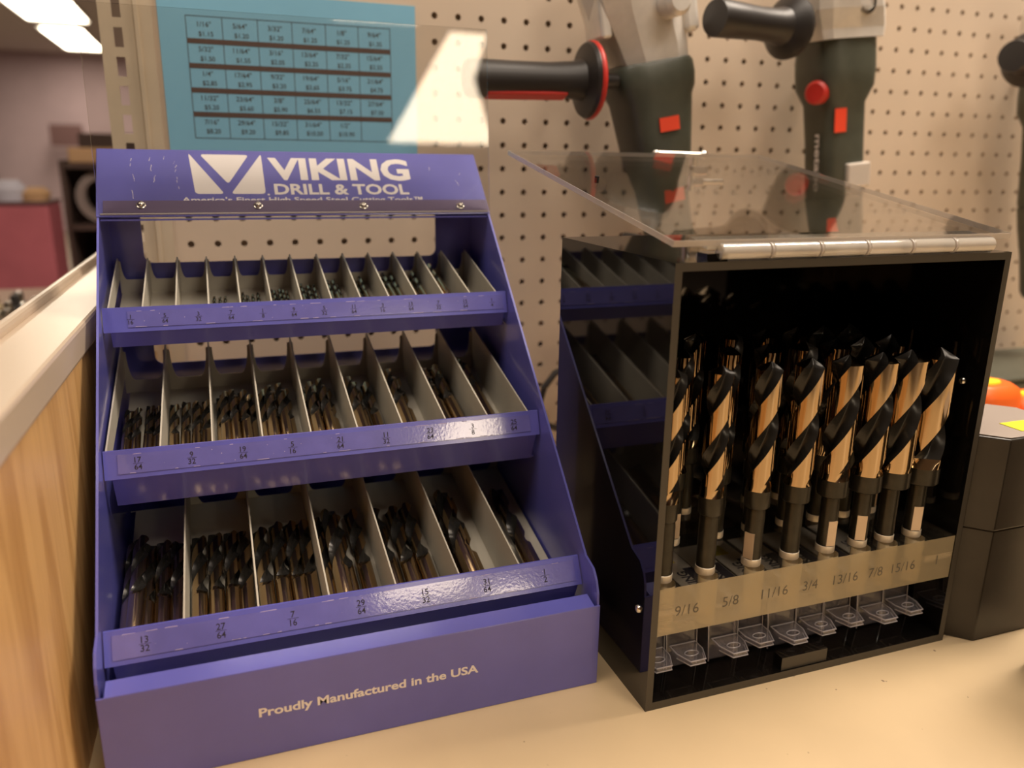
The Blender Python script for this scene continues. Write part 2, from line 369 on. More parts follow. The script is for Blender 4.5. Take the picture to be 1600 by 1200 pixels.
# back panel with two windows
wx0, wx1 = -364.0, -112.0
bk = B()
def rect_hole_panel(b, X0, X1, Z0, Z1, holes, y0, y1, rad=7):
    """rows of solid strips around rounded windows"""
    zs = [Z0] + [z for h in holes for z in h] + [Z1]
    for i in range(0, len(zs), 2): b.box(X0, X1, y0, y1, zs[i], zs[i+1])
    for a, c in holes:
        b.box(X0, wx0, y0, y1, a, c); b.box(wx1, X1, y0, y1, a, c)
        for cx, sx in ((wx0, 1), (wx1, -1)):
            for cz, sz in ((a, 1), (c, -1)):
                pts = [(cx, cz)] + [(cx+sx*rad*(1-math.sin(t)), cz+sz*rad*(1-math.cos(t))) for t in [k*PI/2/6 for k in range(7)]]
                n = len(pts); k = len(b.v)
                b.v += [(x, y0, z) for x, z in pts] + [(x, y1, z) for x, z in pts]
                for j in range(n): b.f.append((k+j, k+(j+1) % n, k+n+(j+1) % n, k+n+j)); b.m.append(0); b.sm.append(False)
                b.f.append(tuple(range(k, k+n))); b.m.append(0); b.sm.append(False)
                b.f.append(tuple(range(k+n, k+2*n))); b.m.append(0); b.sm.append(False)
rect_hole_panel(bk, DX0+1.6, DX1-1.6, 0, 361, [(182, 244), (269.5, 338)], DYB-1.5, DYB)
bk.obj('back_panel', 'purple', disp)
# base front panel with folded top
B().box(DX0-.4, DX1+.4, DYF-.6, DYF+.6, 0, 61.8).obj('base_panel', 'purple', disp, .5)
B().prism([(DYF-.5, 61.9), (DYF-.5, 60.9), (DYF+12, 63.6), (DYF+12, 64.6)], DX0+4, DX1-4).obj('base_panel_fold', 'purple', disp)
fr = frame((0, DYF-.6, 0), (1, 0, 0), (0, 0, 1))
txt('Proudly Manufactured in the USA', .028, (-304, -164.4, 26.9, 35.0), fr).obj('slogan_lettering', 'white_print', disp)
B().box(DX0+2, DX1-2, DYB-30, DYF+2, 0, 1.2).obj('base_plate', 'purple', disp)
# header
hl = 71.0; hdir = Vector((0, 1, 1)).normalized(); hf = frame((0, -184.9, 311.0), (1, 0, 0), hdir)
def hbox(x0, x1, s0, s1, d0, d1): return B().box(x0, x1, s0, s1, d0, d1).xf(hf)
hd = hbox(DX0-.5, DX1+.5, 0, hl, -.4, 1.0).obj('header_panel', 'purple', disp, .6)
B().box(DX0+2, DX1-2, -184.6, -174.5, 308.3, 309.5).obj('header_fold', 'purple', disp)
H = 1.05
txt('VIKING', .036, (-260.2, -140.5, 37.8, 63.4), hf, H).obj('brand_lettering', 'white_print', hd)
txt('DRILL & TOOL', .03, (-257.5, -144.6, 21.9, 33.9), hf, H).obj('brand_lettering', 'white_print', hd)
txt("America's Finest High Speed Steel Cutting Tools\u2122", .022, (-329, -134, 12.4, 19.4), hf, H).obj('tagline_lettering', 'white_print', hd)
def rtri(pts, r=2.0):
    out = []; n = len(pts)
    for i in range(n):
        p, a, c = Vector(pts[i]), Vector(pts[i-1]), Vector(pts[(i+1) % n])
        u, v = (a-p).normalized(), (c-p).normalized()
        p0, p1 = p+u*r, p+v*r
        for k in range(6):
            t = k/5; out.append(tuple((1-t)**2*p0 + 2*t*(1-t)*p + t*t*p1))
    return out
lg = B()
for tri in ([(-322.2, 67.5), (-318.6, 22.8), (-296.5, 22.8)], [(-313.5, 66), (-275.0, 66), (-293.0, 33.5)], [(-264.9, 67.5), (-264.6, 22.8), (-291.5, 22.8)]):
    lg.poly([hf @ Vector((x, y, H)) for x, y in rtri([(a, c) for a, c in tri], 3.4)])
lg.poly([hf @ Vector((-262.4+1*math.cos(2*PI*k/12), 22.0+1*math.sin(2*PI*k/12), H)) for k in range(12)])
lg.obj('logo_emblem', 'white_print', hd)
# scuffs on the header paint
sf = B(); rr = random.Random(3)
for x0, y0, L, dx in ((-366, 52, 9, 1), (-363, 36, 10, -1.5), (-352, 58, 5, .5), (-351, 47, 7, .3), (-349, 35, 8, 1), (-333, 46, 8, 1), (-331, 28, 17, -1.2), (-364, 18, 9, -1), (-341, 60, 3, .3), (-334, 55, 3, .8), (-95, 45, 3, 1), (-122, 50, 5, .4), (-98, 33, 6, -2)):
    n = 5
    for k in range(n):
        if rr.random() < .2: continue
        ya, yb = y0+L*k/n, y0+L*(k+.8)/n; xa = x0+dx*k/n+rr.uniform(-.35, .35); wd = rr.uniform(.22, .5)
        sf.poly([hf @ Vector(p) for p in ((xa, ya, H), (xa+wd, ya, H), (xa+wd+dx/n, yb, H), (xa+dx/n, yb, H))])
sf.obj('paint_scuffs', 'white_print', hd, kind='stuff')
# clear cover sheet, clamped along the foot of the header and standing up in front of it
bd = hbox(DX0+4.5, DX1-.5, 2.6, 15.0, 1.3, 2.0).obj('clamp_band', 'band', disp)
ct, cz1 = -173.9, 463.5
sy0, sz0 = -185.0, 312.8
sh = B().prism([(sy0, sz0), (sy0-1.6, sz0+.2), (ct-1.6, cz1), (ct, cz1)], DX0+2, DX1-.2)
cs = sh.obj('clear_cover_sheet', 'clear_sheet', disp)
hbox(DX0+2.5, DX1-.8, 1.2, 2.2, 1.2, 2.2).obj('sheet_edge', 'clear_edge', disp)
for x, s_ in ((-358.5, 10.0), (-271.8, 9.0), (-186.8, 8.0), (-102.1, 7.4)):
    T = hf @ Matrix.Translation((x, s_, 2.0))
    q = B().lathe([(3.6, 0), (3.6, .7), (2.9, 1.1), (2.7, 1.1), (2.6, 2.4), (1.9, 3.2), (.6, 3.5)], 16, mat=T).obj('screw', 'steel', disp)

# trays ------------------------------------------------------------
FR = lambda s: s.split('/')
top_sizes = ['1/16', '5/64', '3/32', '7/64', '1/8', '9/64', '5/32', '11/64', '3/16', '13/64', '7/32', '15/64', '1/4']
mid_sizes = ['17/64', '9/32', '19/64', '5/16', '21/64', '11/32', '23/64', '3/8', '25/64']
bot_sizes = ['13/32', '27/64', '7/16', '29/64', '15/32', '31/64', '1/2']
TR = {  # lip top, lip bottom, apron bottom, floor slope, back y, window-side heights, x range of dividers, end dividers
 'top':    dict(lt=(-236.4, 250.2), lb=(-241.7, 233.0), ab=(-236.0, 221.0), sl=.24, yb=-140.0, ub=257.3, dt=276, x0=-383.5, x1=-87.0, n=13, sizes=top_sizes, ends=True, h=3.0, lx=(-371, -82)),
 'middle': dict(lt=(-314.9, 167.9), lb=(-320.8, 149.8), ab=(-310.5, 127.0), sl=.265, yb=-166.0, ub=177.5, dt=207.5, x0=-385.7, x1=-86.6, n=9, sizes=mid_sizes, ends=True, h=3.7, lx=(-379, -86)),
 'bottom': dict(lt=(-398.8, 83.7), lb=(-408.0, 65.4), ab=(-397.0, 41.5), sl=.235, yb=-222.0, ub=84.5, dt=123.5, x0=-386.6, x1=-79.5, n=7, sizes=bot_sizes, ends=False, h=4.0, lx=(-383, -83)),
}
def num(s): a, b_ = s.split('/'); return float(a)/float(b_)*25.4
for tn, t in TR.items():
    (ly, lz), (by, bz), (ay, az) = t['lt'], t['lb'], t['ab']
    tx0, tx1 = DX0+2.2, DX1-2.2
    zf = lambda y, t=t, ay=ay, az=az: az + t['sl']*(y-ay)
    tray = B()
    th = 1.1
    prof_out = [(ly, lz), (by, bz), (ay, az), (t['yb'], zf(t['yb']))]
    prof_in = [(t['yb'], zf(t['yb'])+th), (ay+.9, az+th), (by+1.2, bz+.2), (ly+1.2, lz)]
    # lip runs full width, the shaded apron below it is narrower
    tray.prism([(ly, lz), (by, bz), (by+1.3, bz+.1), (ly+1.3, lz)], tx0, tx1)
    tray.prism([(by+.6, bz), (ay, az), (ay+.9, az+th), (by+1.8, bz)], tx0+4.5, tx1-3.0)
    tray.prism([(ay+.5, az+.1), (t['yb'], zf(t['yb'])), (t['yb'], zf(t['yb'])+th), (ay+.5, az+th+.1)], tx0+4.5, tx1-.5)
    tr = tray.obj('tray', 'purple', disp)
    tr['label'] = tn + ' purple tray with divided compartments'
    # grey insert: floor, dividers, scooped back wall
    xs = [t['x0']+(t['x1']-t['x0'])*i/t['n'] for i in range(t['n']+1)]
    B().prism([(ay+1.5, az+th+.1), (t['yb'], zf(t['yb'])+th+.1), (t['yb'], zf(t['yb'])+th+1.0), (ay+1.5, az+th+1.0)], max(xs[0], tx0+4.6), xs[-1]).obj('insert_floor', 'grey_enamel', tr)
    cols = xs if t['ends'] else xs[1:-1]
    dsl = (t['dt']-lz)/(t['yb']-ly)
    for i, x in enumerate(cols):
        pr = [(ly+1.6, lz-.3), (ay+2.0, az+th+1), (t['yb'], zf(t['yb'])+th+1), (t['yb'], t['dt']-3), (t['yb']-3, t['dt']-.8)]
        lean = 0
        if i == 0 and t['ends']: pr[1] = (by+2.2, bz+2); pr[2] = (t['yb'], zf(t['yb'])+16)
        B().prism(pr, x-.55, x+.55).obj('divider', 'grey_enamel', tr)
    bwall = B()
    for i in range(t['n']):
        xa, xb = xs[i], xs[i+1]; zb = zf(t['yb'])+th+.5; W = xb-xa; m_ = W*.17
        if not t['ends'] and i == 0: top = [(xa, t['ub'])] + [(xb-m_*.4, t['ub'])]
        else:
            hi = min(t['ub']+W*.75, t['dt']-3)
            top = [(xa, hi), (xa+m_*.45, hi-1)]
            for k in range(7):
                a = k/6*PI/2; top.append((xa+m_*.45+m_*(1-math.cos(a)), t['ub']+(hi-1-t['ub'])*(1-math.sin(a))))
            mir = [(xa+xb-x, z) for x, z in reversed(top)]; top += mir
        pts = [(xa, zb)] + top + [(xb, zb)] if t['ends'] or i else [(xa, zb)] + top + [(xb, zb)]
        n = len(pts); k = len(bwall.v); y0, y1 = t['yb']-.5, t['yb']+.5
        bwall.v += [(x, y0, z) for x, z in pts] + [(x, y1, z) for x, z in pts]
        for j in range(n): bwall.f.append((k+j, k+(j+1) % n, k+n+(j+1) % n, k+n+j)); bwall.m.append(0); bwall.sm.append(False)
        bwall.f.append(tuple(range(k, k+n))); bwall.m.append(0); bwall.sm.append(False)
        bwall.f.append(tuple(reversed(range(k+n, k+2*n)))); bwall.m.append(0); bwall.sm.append(False)
    bwall.obj('insert_back', 'grey_enamel', tr)
    # clear label film with the size markings
    up = Vector((0, ly-by, lz-bz)); Ll = up.length
    lf = frame((0, by, bz), (1, 0, 0), up)
    fl = B().box(t['lx'][0], t['lx'][1], 3.2, Ll-2.8, .02, .35).xf(lf).obj('label_film', 'strip', tr)
    for i, s_ in enumerate(t['sizes']):
        cx = (xs[i]+xs[i+1])/2; cx += 2 if tn == 'top' else 1.2
        if tn == 'top': cx = -369.0+23.1*i
        elif tn == 'middle': cx = -366.6+33.4*i
        else: cx = -365.1+43.2*i
        a, d = FR(s_); h = t['h']; mid = Ll*.5; lb = B()
        txt(a, .012, (cx-4, cx+4, mid+.55, mid+.55+h), lf, .42, lb, keep=True)
        txt(d, .012, (cx-4, cx+4, mid-.55-h, mid-.55), lf, .42, lb, keep=True)
        lb.poly([lf @ Vector(p) for p in ((cx-h*.85, mid-.13, .42), (cx+h*.85, mid-.13, .42), (cx+h*.85, mid+.13, .42), (cx-h*.85, mid+.13, .42))])
        lb.obj('size_marking', 'black_print', tr)
    wr = random.Random(tn); wear = B()
    for k in range(26):                         # scuffed film edges
        x = wr.uniform(t['lx'][0]+4, t['lx'][1]-14); L = wr.uniform(2, 9); y = Ll-3.1 if wr.random() < .45 else 3.5
        wear.poly([lf @ Vector(p) for p in ((x, y-.15, .40), (x+L, y-.15+wr.uniform(-.1, .1), .40), (x+L*.9, y+wr.uniform(.1, .4), .40), (x+L*.1, y+wr.uniform(.1, .35), .40))])
    for k in range(14):
        x = wr.uniform(t['lx'][0]+10, t['lx'][1]-10); y = wr.uniform(4.5, Ll-4); r = wr.uniform(.15, .4)
        wear.poly([lf @ Vector((x+r*math.cos(a)*wr.uniform(.6, 1.3), y+r*math.sin(a)*wr.uniform(.6, 1.3), .40)) for a in [j*PI/3 for j in range(6)]])
    wear.obj('film_scuffs', 'scuff', tr, kind='stuff')

# ------------------------------------------------------------------ twist drills
def fluted(d, L, zp, lead, n=28, seg=None, depth=.62, fade=.12, land=.50):
    """two-flute body along +z from 0 to L, 118 degree point at the top; mat 0 land, mat 1 flute"""
    r = d/2; b = B(); rings = []; seg = seg or int(14+L/lead*16)
    half = n//2; nl = int(round(half*land))
    zs = [L*i/seg for i in range(seg+1)]; hp = r/math.tan(math.radians(62))
    zlist = [(z, 1.0) for z in zs if z < L-hp-1e-6] + [(L-hp+hp*k/3, 1-k/3*.93) for k in range(4)]
    for z, sc_ in zlist:
        ring = []; tw = 2*PI*z/lead; fz = min(1, max(0, z/(L*fade))) if fade else 1
        for j in range(n):
            jj = j % half; a = 2*PI*j/n
            if jj <= nl: rad = r
            else:
                u = (jj-nl)/(half-nl); rad = r*(1-depth*fz*math.sin(PI*u)**.75)
            ring.append((rad*sc_*math.cos(a+tw), rad*sc_*math.sin(a+tw), z))
        rings.append(ring)
    def mif(i, j):
        if zlist[i+1][1] < .99: return 1 if (j % half) >= nl else 0
        return 0 if (j % half) < nl else (1 if zlist[i][0] > L*fade*.4 else 0)
    b.grid(rings, smooth=True, mif=mif, cap0=True, cap1=True)
    return b
def sharp(me, ang=35):
    bm = bmesh.new(); bm.from_mesh(me)
    for e in bm.edges:
        if len(e.link_faces) == 2 and (e.link_faces[0].material_index != e.link_faces[1].material_index or e.calc_face_angle(0) > math.radians(ang)): e.smooth = False
    bm.to_mesh(me); bm.free(); return me
bitmesh = {}
def bit_meshes(size, L):
    if size not in bitmesh:
        d = num(size); fl = min(L*.62, 5.2*d+10)
        b = fluted(d, fl, 0, 6.2*d, n=20 if d < 6 else 26)
        body = sharp(b.mesh('fluted_body', ['gold_bit', 'black_steel']))
        sh = B().lathe([(d*.42, 0), (d*.5, .8), (d*.5, L-fl+.05)], 20).mesh('shank', 'gold_bit')
        bitmesh[size] = (body, sh, L-fl)
    return bitmesh[size]
def place_bit(size, L, p, u, roll, label, group):
    body, sh, off = bit_meshes(size, L)
    q = Vector(u).normalized().to_track_quat('Z', 'Y')
    T = Matrix.Translation(Vector(p)) @ q.to_matrix().to_4x4() @ Matrix.Rotation(roll, 4, 'Z')
    o = bpy.data.objects.new('drill_bit', None); C.objects.link(o); o.empty_display_size = .01
    t = T.copy(); t.translation *= S; o.matrix_basis = t
    o['label'] = label; o['category'] = 'drill bit'; o['group'] = group
    inst(sh, 'shank', o, Matrix()); inst(body, 'fluted_body', o, Matrix.Translation((0, 0, off)))
rb = random.Random(11)
PILES = {  # bits per layer, length, for every compartment from left to right
 'top':    [([], 48), ([], 50), ([], 57), ([3], 67), ([4], 70), ([4, 3], 73), ([3, 3], 79), ([3, 2], 83), ([3, 2], 89), ([3, 3], 92), ([2, 2], 95), ([3, 2, 2], 98), ([2, 1], 102)],
 'middle': [([4], 106), ([4], 108), ([4, 3], 110), ([3, 2], 113), ([3, 2], 115), ([3, 1], 117), ([2, 1], 120), ([3, 2], 124), ([2, 1], 126)],
 'bottom': [([4, 1], 117), ([4], 117), ([4], 120), ([3, 1], 122), ([3], 124), ([2, 1], 126), ([2], 126)],
}
LAY = ['bottom', 'second', 'third']
for tn, t in TR.items():
    ay, az = t['ab']; sl = t['sl']; al = math.atan(sl); u0 = Vector((0, math.cos(al), math.sin(al))); nrm = Vector((0, -math.sin(al), math.cos(al)))
    xs = [t['x0']+(t['x1']-t['x0'])*i/t['n'] for i in range(t['n']+1)]
    for i, (layers, L) in enumerate(PILES[tn]):
        size = t['sizes'][i]; d = num(size); xa, xb = xs[i]+1.2, xs[i+1]-1.2
        for k, n in enumerate(layers):
            n0 = layers[0]; free = (xb-xa)-n0*d
            pitch = d+max(0, free)/max(1, n0)*.55
            for j in range(n):
                x = xa+d/2+.4+(j+.5*(k % 2))*pitch+rb.uniform(0, max(0.05, free*.04))
                x = min(x, xb-d/2-.1)
                h = 2.4+d/2+k*d*.9
                slide = (3.0 if k == 0 else -0.5*k)+rb.uniform(0, 5)
                p = Vector((x, ay+1.5, az+1.2)) + u0*(slide+1.0) + nrm*h
                u = u0 + Vector((rb.uniform(-.012, .012), 0, rb.uniform(0, .01)))
                lay = '' if len(layers) == 1 else (LAY[k]+' layer, ')
                cn = (ORD+['eleventh', 'twelfth', 'thirteenth'])[i]
                lab = 'bronze and black drill bit, %s%s from left, %s compartment of %s tray' % (lay, ORD[j], cn, tn)
                place_bit(size, L, p, u, rb.uniform(0, PI), lab, 'drill bits in the %s tray' % tn)

# ================================================================== BLACK ACRYLIC CASE
BX0, BX1, BYF, BYB, BH, T5 = -58.8, 204.0, -472.1, -308.0, 301.6, 5.0
case = thing('acrylic_drill_case', 'glossy black acrylic display case with raised clear lid holding large drills', 'display case', ((BX0+BX1)/2, BYF, 0))
E_ = {2: 1}
def cpart(b, name): return b.obj(name, ['acry_black', 'acry_edge'], case)
lw = cpart(B().box(BX0, BX0+T5, BYF, BYB, 0, BH, fm=E_), 'side_wall')
rw = cpart(B().box(BX1-T5, BX1, BYF, BYB, 0, BH, fm=E_), 'side_wall')
cpart(B().box(BX0+T5, BX1-T5, BYF, BYB, BH-T5, BH, fm=E_), 'top_wall')
fl = cpart(B().box(BX0+T5, BX1-T5, BYF, BYB, 0, T5+1, fm=E_), 'floor_plate')
cpart(B().box(BX0+T5, BX1-T5, BYB-T5, BYB, T5+1, BH-T5), 'back_wall')
cpart(B().box(52, 92, BYF+1.5, BYF+11, T5+1, T5+11, fm=E_), 'catch_block')
for (x, sx, y, z) in ((BX0, -1, -455.1, 68.7), (BX1-T5, -1, -455, 206.6)):
    T = frame((x, y, z), (0, 0, 1), (0, 1, 0)) if sx < 0 else Matrix()
    B().lathe([(2.9, -.1), (2.9, .4), (2.3, 1.5), (1.2, 2.1), (.2, 2.3)], 16, mat=frame((x, y, z), (0, -1, 0), (0, 0, 1))).obj('screw', 'steel', case)
# clear hinge along the front top edge
hg = B(); hx = [-28 + i*36.2 for i in range(7)]
hy, hz, hr = BYF+3.6, BH+5.4, 5.0
for i in range(6):
    B().lathe([(hr*.85, .2), (hr, .8), (hr, 33.4), (hr*.85, 34.2)], 18, mat=frame((hx[i], hy, hz), (0, 1, 0), (0, 0, 1))).obj('hinge_knuckle', 'clear_hinge', case)
for i in range(5): B().lathe([(hr+.1, 34.7), (hr+.1, 35.7)], 18, mat=frame((hx[i], hy, hz), (0, 1, 0), (0, 0, 1))).obj('hinge_ring', 'clear_edge', case)
B().box(-29, 190, BYF+5, BYF+26, BH, BH+2).obj('hinge_leaf', 'clear_hinge', case)
B().box(-36, -22, BYF+3, BYF+14, BH, BH+4.5).obj('hinge_stop', 'acry_black', case)
a = math.radians(10.2); lf = frame((BX0, BYF+4, BH+8.6), (1, 0, 0), (0, math.cos(a), math.sin(a)))
lid = B().box(0, BX1-BX0, 0, 290, 0, 4.2).xf(lf).obj('clear_lid', ['clear'], case)
B().box(24, 250, 1.5, 22, -2.2, -.1).xf(lf).obj('hinge_leaf', 'clear_hinge', lid)
B().box(-.25, .25, 0, 290, .3, 3.9).xf(lf).obj('lid_edge', 'clear_edge', lid)
B().box(0, BX1-BX0, -.25, .2, .3, 3.9).xf(lf).obj('lid_edge', 'clear_edge', lid)
B().box(BX1-BX0-.2, BX1-BX0+.25, 0, 290, .3, 3.9).xf(lf).obj('lid_edge', 'clear_edge', lid)
B().box(0, BX1-BX0, 289.8, 290.3, .3, 3.9).xf(lf).obj('lid_edge', 'clear_edge', lid)
B().lathe([(1.8, -.4), (1.8, 4.8), (.4, 5.0)], 14, mat=lf @ Matrix.Translation((34, 178, 0))).obj('lid_pin', 'blackp', lid)
# clear block that carries the drills
KZ0, KZ1, KY1 = 56.0, 90.4, -345.0
blk = B().box(BX0+T5+.3, BX1-T5-.3, BYF+.6, KY1, KZ0, KZ1, fm={2: 1})
blk = blk.obj('drill_block', ['block', 'block_front'], case)
bf = frame((0, BYF+.57, 0), (1, 0, 0), (0, 0, 1))
colx = [-45, -12, 25, 57, 88, 117, 142, 168]
marks = [('9/16', -32), ('5/8', 2), ('11/16', 38), ('3/4', 68), ('13/16', 99), ('7/8', 126), ('15/16', 152), ('1', 184)]
for s_, x in marks:
    txt(s_, -.004, (x-9, x+9, 68.8, 76.2), bf, .06, keep=True).obj('size_marking', 'etch', blk)
holes = B()
for x in colx: holes.cyl((x, -463.5, KZ0+1), (x, -463.5, KZ1-.2), 6.9, n=18, caps=False)  # set forward of the drills so the walls read as light streaks
holes.obj('drill_socket_streaks', 'socket', blk)
B().box(172, BX1-T5-1, BYF+.8, BYF+1, 72.6, 77.0).obj('paper_strip', 'card', blk)
B().box(BX0+T5+.6, BX0+T5+22, BYF+.8, BYF+1, 70.6, 74.4).obj('paper_strip', 'card', blk)
# large reduced-shank drills: three rows of eight
base_sizes = [9/16, 5/8, 11/16, 3/4, 13/16, 7/8, 15/16, 1.0]
names = ['9/16', '5/8', '11/16', '3/4', '13/16', '7/8', '15/16', '1']
rows = [(-459.0, 0.0, 'front'), (-414.0, -1/64, 'middle'), (-370.0, -1/32, 'back')]
rd = random.Random(5)
FT = 234.5
cache = {}
for ri, (ry, dd, rn) in enumerate(rows):
    for ci, x in enumerate(colx):
        d = (base_sizes[ci]+dd)*25.4
        lab = 'large bronze and black reduced-shank drill in the case, %s row, %s from left' % (rn, ORD[ci])
        t = thing('reduced_shank_drill', lab, 'drill bit', (x, ry, KZ1), 'large drills in the acrylic case')
        key = round(d, 2)
        if key not in cache:
            L = FT-146.5
            fb = sharp(fluted(d, L, 0, 5.1*d, n=40, fade=.16, depth=.60, land=.50).mesh('fluted_body', ['gold', 'black_steel']))
            co = B().lathe([(d*.46, 0), (d*.497, .8), (d*.497, 12.8)], 32).mesh('collar', 'shank_black')
            cache[key] = (fb, co)
        fb, co = cache[key]
        roll = rd.uniform(0, PI)
        inst(fb, 'fluted_body', t, Matrix.Translation((0, 0, 146.5-KZ1)) @ Matrix.Rotation(roll, 4, 'Z'))
        inst(co, 'collar', t, Matrix.Translation((0, 0, 133.7-KZ1)))
        if 'shank' not in cache:
            cache['shank'] = B().lathe([(6.35, 5.2), (6.35, 39.5), (5.8, 43.6)], 28).mesh('shank', 'shank_black')
            cache['end'] = B().lathe([(6.5, 0.05), (6.75, .6), (6.75, 5.2), (6.35, 5.4)], 28).mesh('shank_glint', 'hole_glint')  # bright ring imitates the refracted rim of the hole
            fb_ = B(); W = 3.4
            fb_.box(-W, W, -6.4, -5.4, 6, 25)
            cache['flat'] = fb_.mesh('shank_flat', 'flat')
        inst(cache['shank'], 'shank', t, Matrix()); inst(cache['end'], 'shank_glint', t, Matrix())
        if (ri == 0 and ci in (2, 4, 5, 7)) or (ri and rd.random() < .3):
            inst(cache['flat'], 'shank_flat', t, Matrix.Rotation(math.radians({2: -62, 4: -8, 5: -30, 7: -22}.get(ci, 20)) if ri == 0 else rd.uniform(-1, 1), 4, 'Z'))
# clear hanging packs under the block
px_ = [-40.5, -14, 20, 45, 71, 99, 127, 155, 183]
pr_ = random.Random(9)
for i, x in enumerate(px_):
    z0 = 7.0; w2 = 12.5; yf = -463+pr_.uniform(-3, 3)
    t = thing('blister_pack', 'clear blister pack with hang tab, %s from the left under the clear block' % ORD[i], 'package', (x, yf, T5+1), 'blister packs under the drill block')
    z0 = 6.1+0
    y0 = yf+20
    # shell
    sh = B(); n = 5
    for a_, b_ in (((x-w2, y0), (x+w2, y0)),):
        pass
    prof = [(y0, z0+1), (y0+4, z0+36), (KY1-4, z0+38), (KY1-1, z0+1)]
    sh.prism(prof, x-w2, x+w2)
    sh.obj('blister_shell', 'blister', t, 2)
    tab = B(); out = [(x-w2+2, y0+1), (x-w2+2, y0-9), (x-6, yf), (x+6, yf), (x+w2-2, y0-9), (x+w2-2, y0+1)]
    hx_, hy_ = x, yf+9
    hole = [(hx_+4.6*math.cos(a2), hy_+2.6*math.sin(a2)) for a2 in [2*PI*k/18 for k in range(18)]]
    # tab plate with an oval hole: ring between outline samples and the hole
    outl = []
    for k in range(18):
        a2 = 2*PI*k/18; dx, dy = math.cos(a2), math.sin(a2); best = 1e9; best_p = None
        for q in range(len(out)):
            (x1, y1), (x2, y2) = out[q], out[(q+1) % len(out)]
            den = dx*(y2-y1)-dy*(x2-x1)
            if abs(den) < 1e-9: continue
            tt = ((x1-hx_)*(y2-y1)-(y1-hy_)*(x2-x1))/den; ss = ((x1-hx_)*dy-(y1-hy_)*dx)/den
            if tt > 0 and -1e-6 <= ss <= 1+1e-6 and tt < best: best = tt
        outl.append((hx_+dx*best, hy_+dy*best))
    zt0, zt1 = z0+15.5, z0+18.5
    rings = [[(px2, py2, z) for px2, py2 in ring] for ring, z in ((hole, zt0), (hole, zt1), (outl, zt1), (outl, zt0), (hole, zt0))]
    tb_ = tab.grid(rings, smooth=False).obj('hang_tab', 'blister', t)
    rm = B(); loop = [(px2, py2, zt1+.1) for px2, py2 in (out+[out[0]])]
    rm.tube(loop, .55, 6); rm.tube([(hx_+5.2*math.cos(2*PI*k2/18), hy_+3.0*math.sin(2*PI*k2/18), zt1+.1) for k2 in range(19)], .45, 6)
    rm.tube([(px2, py2, zt0-.1) for px2, py2, _ in loop[1:5]], .5, 6)
    rm.obj('tab_rim', 'rim', tb_)
    er = B(); er.tube([(x-w2, y0, z0+1), (x-w2, y0+4, z0+36), (x+w2, y0+4, z0+36), (x+w2, y0, z0+1)], .6, 6); er.obj('shell_rim', 'rim', t)
    cz = z0+39.0
    cd = B().box(x-w2+.6, x+w2-.6, y0+8, KY1-2, cz-.6, cz).obj('card', 'card', t)
    B().box(x+w2-9.5, x+w2-1, y0+8.5, KY1-34, cz, cz+.15).obj('card_stripe', 'navy', cd)
    if i in (2, 4): B().box(x-w2+1, x+w2-9.8, KY1-24, KY1-4, cz, cz+.15).obj('card_patch', 'yellow', cd)
    pf = frame((0, 0, cz), (0, 1, 0), (-1, 0, 0))
    tb = B()
    txt('VIKING', .03, (y0+27, y0+62, -(x+3), -(x-5.5)), pf, .2, tb)
    txt('DRILL & TOOL', .02, (y0+28, y0+62, -(x+6.4), -(x+4)), pf, .2, tb)
    tb.obj('card_lettering', 'navy', cd)
    em = B()
    for tri in ([(y0+11, 0), (y0+12, 9), (y0+17.5, 9)], [(y0+13.5, 0), (y0+23, 0), (y0+18.2, 6.5)], [(y0+25, 0), (y0+25, 9), (y0+19.5, 9)]):
        em.poly([pf @ Vector((a2, -(x-5.5)-b2, .2)) for a2, b2 in tri])
    em.obj('card_emblem', 'navy', cd)

# ================================================================== ON THE PEGBOARD
# slotted upright
up_ = B(); ux0, ux1, sx0, sx1 = -391, -352, -379.5, -372.0
zc = [384.9+25.4*k for k in range(-14, 16)]
def plate(b, x0, x1, z0, z1, y0=-3, y1=-1): b.box(x0, x1, y0, y1, z0, z1)
plate(up_, ux0, sx0, 0, 780); plate(up_, sx1, ux1+6, 0, 780)
prev = 0
for z in zc:
    plate(up_, sx0, sx1, prev, z-8.5); prev = z+8.5
plate(up_, sx0, sx1, prev, 780)
up_.box(ux0, ux0+1.5, -1, 30, 0, 780); up_.box(ux1-8, ux1-6, -1, 30, 0, 780)
uo = up_.obj('slotted_upright', 'upright'); tag(uo, 'tan steel slotted shelf upright behind the purple rack', 'upright')
B().box(-361, -357.5, -5.2, -3, 0, 780).obj('upright_bead', 'upright', uo)
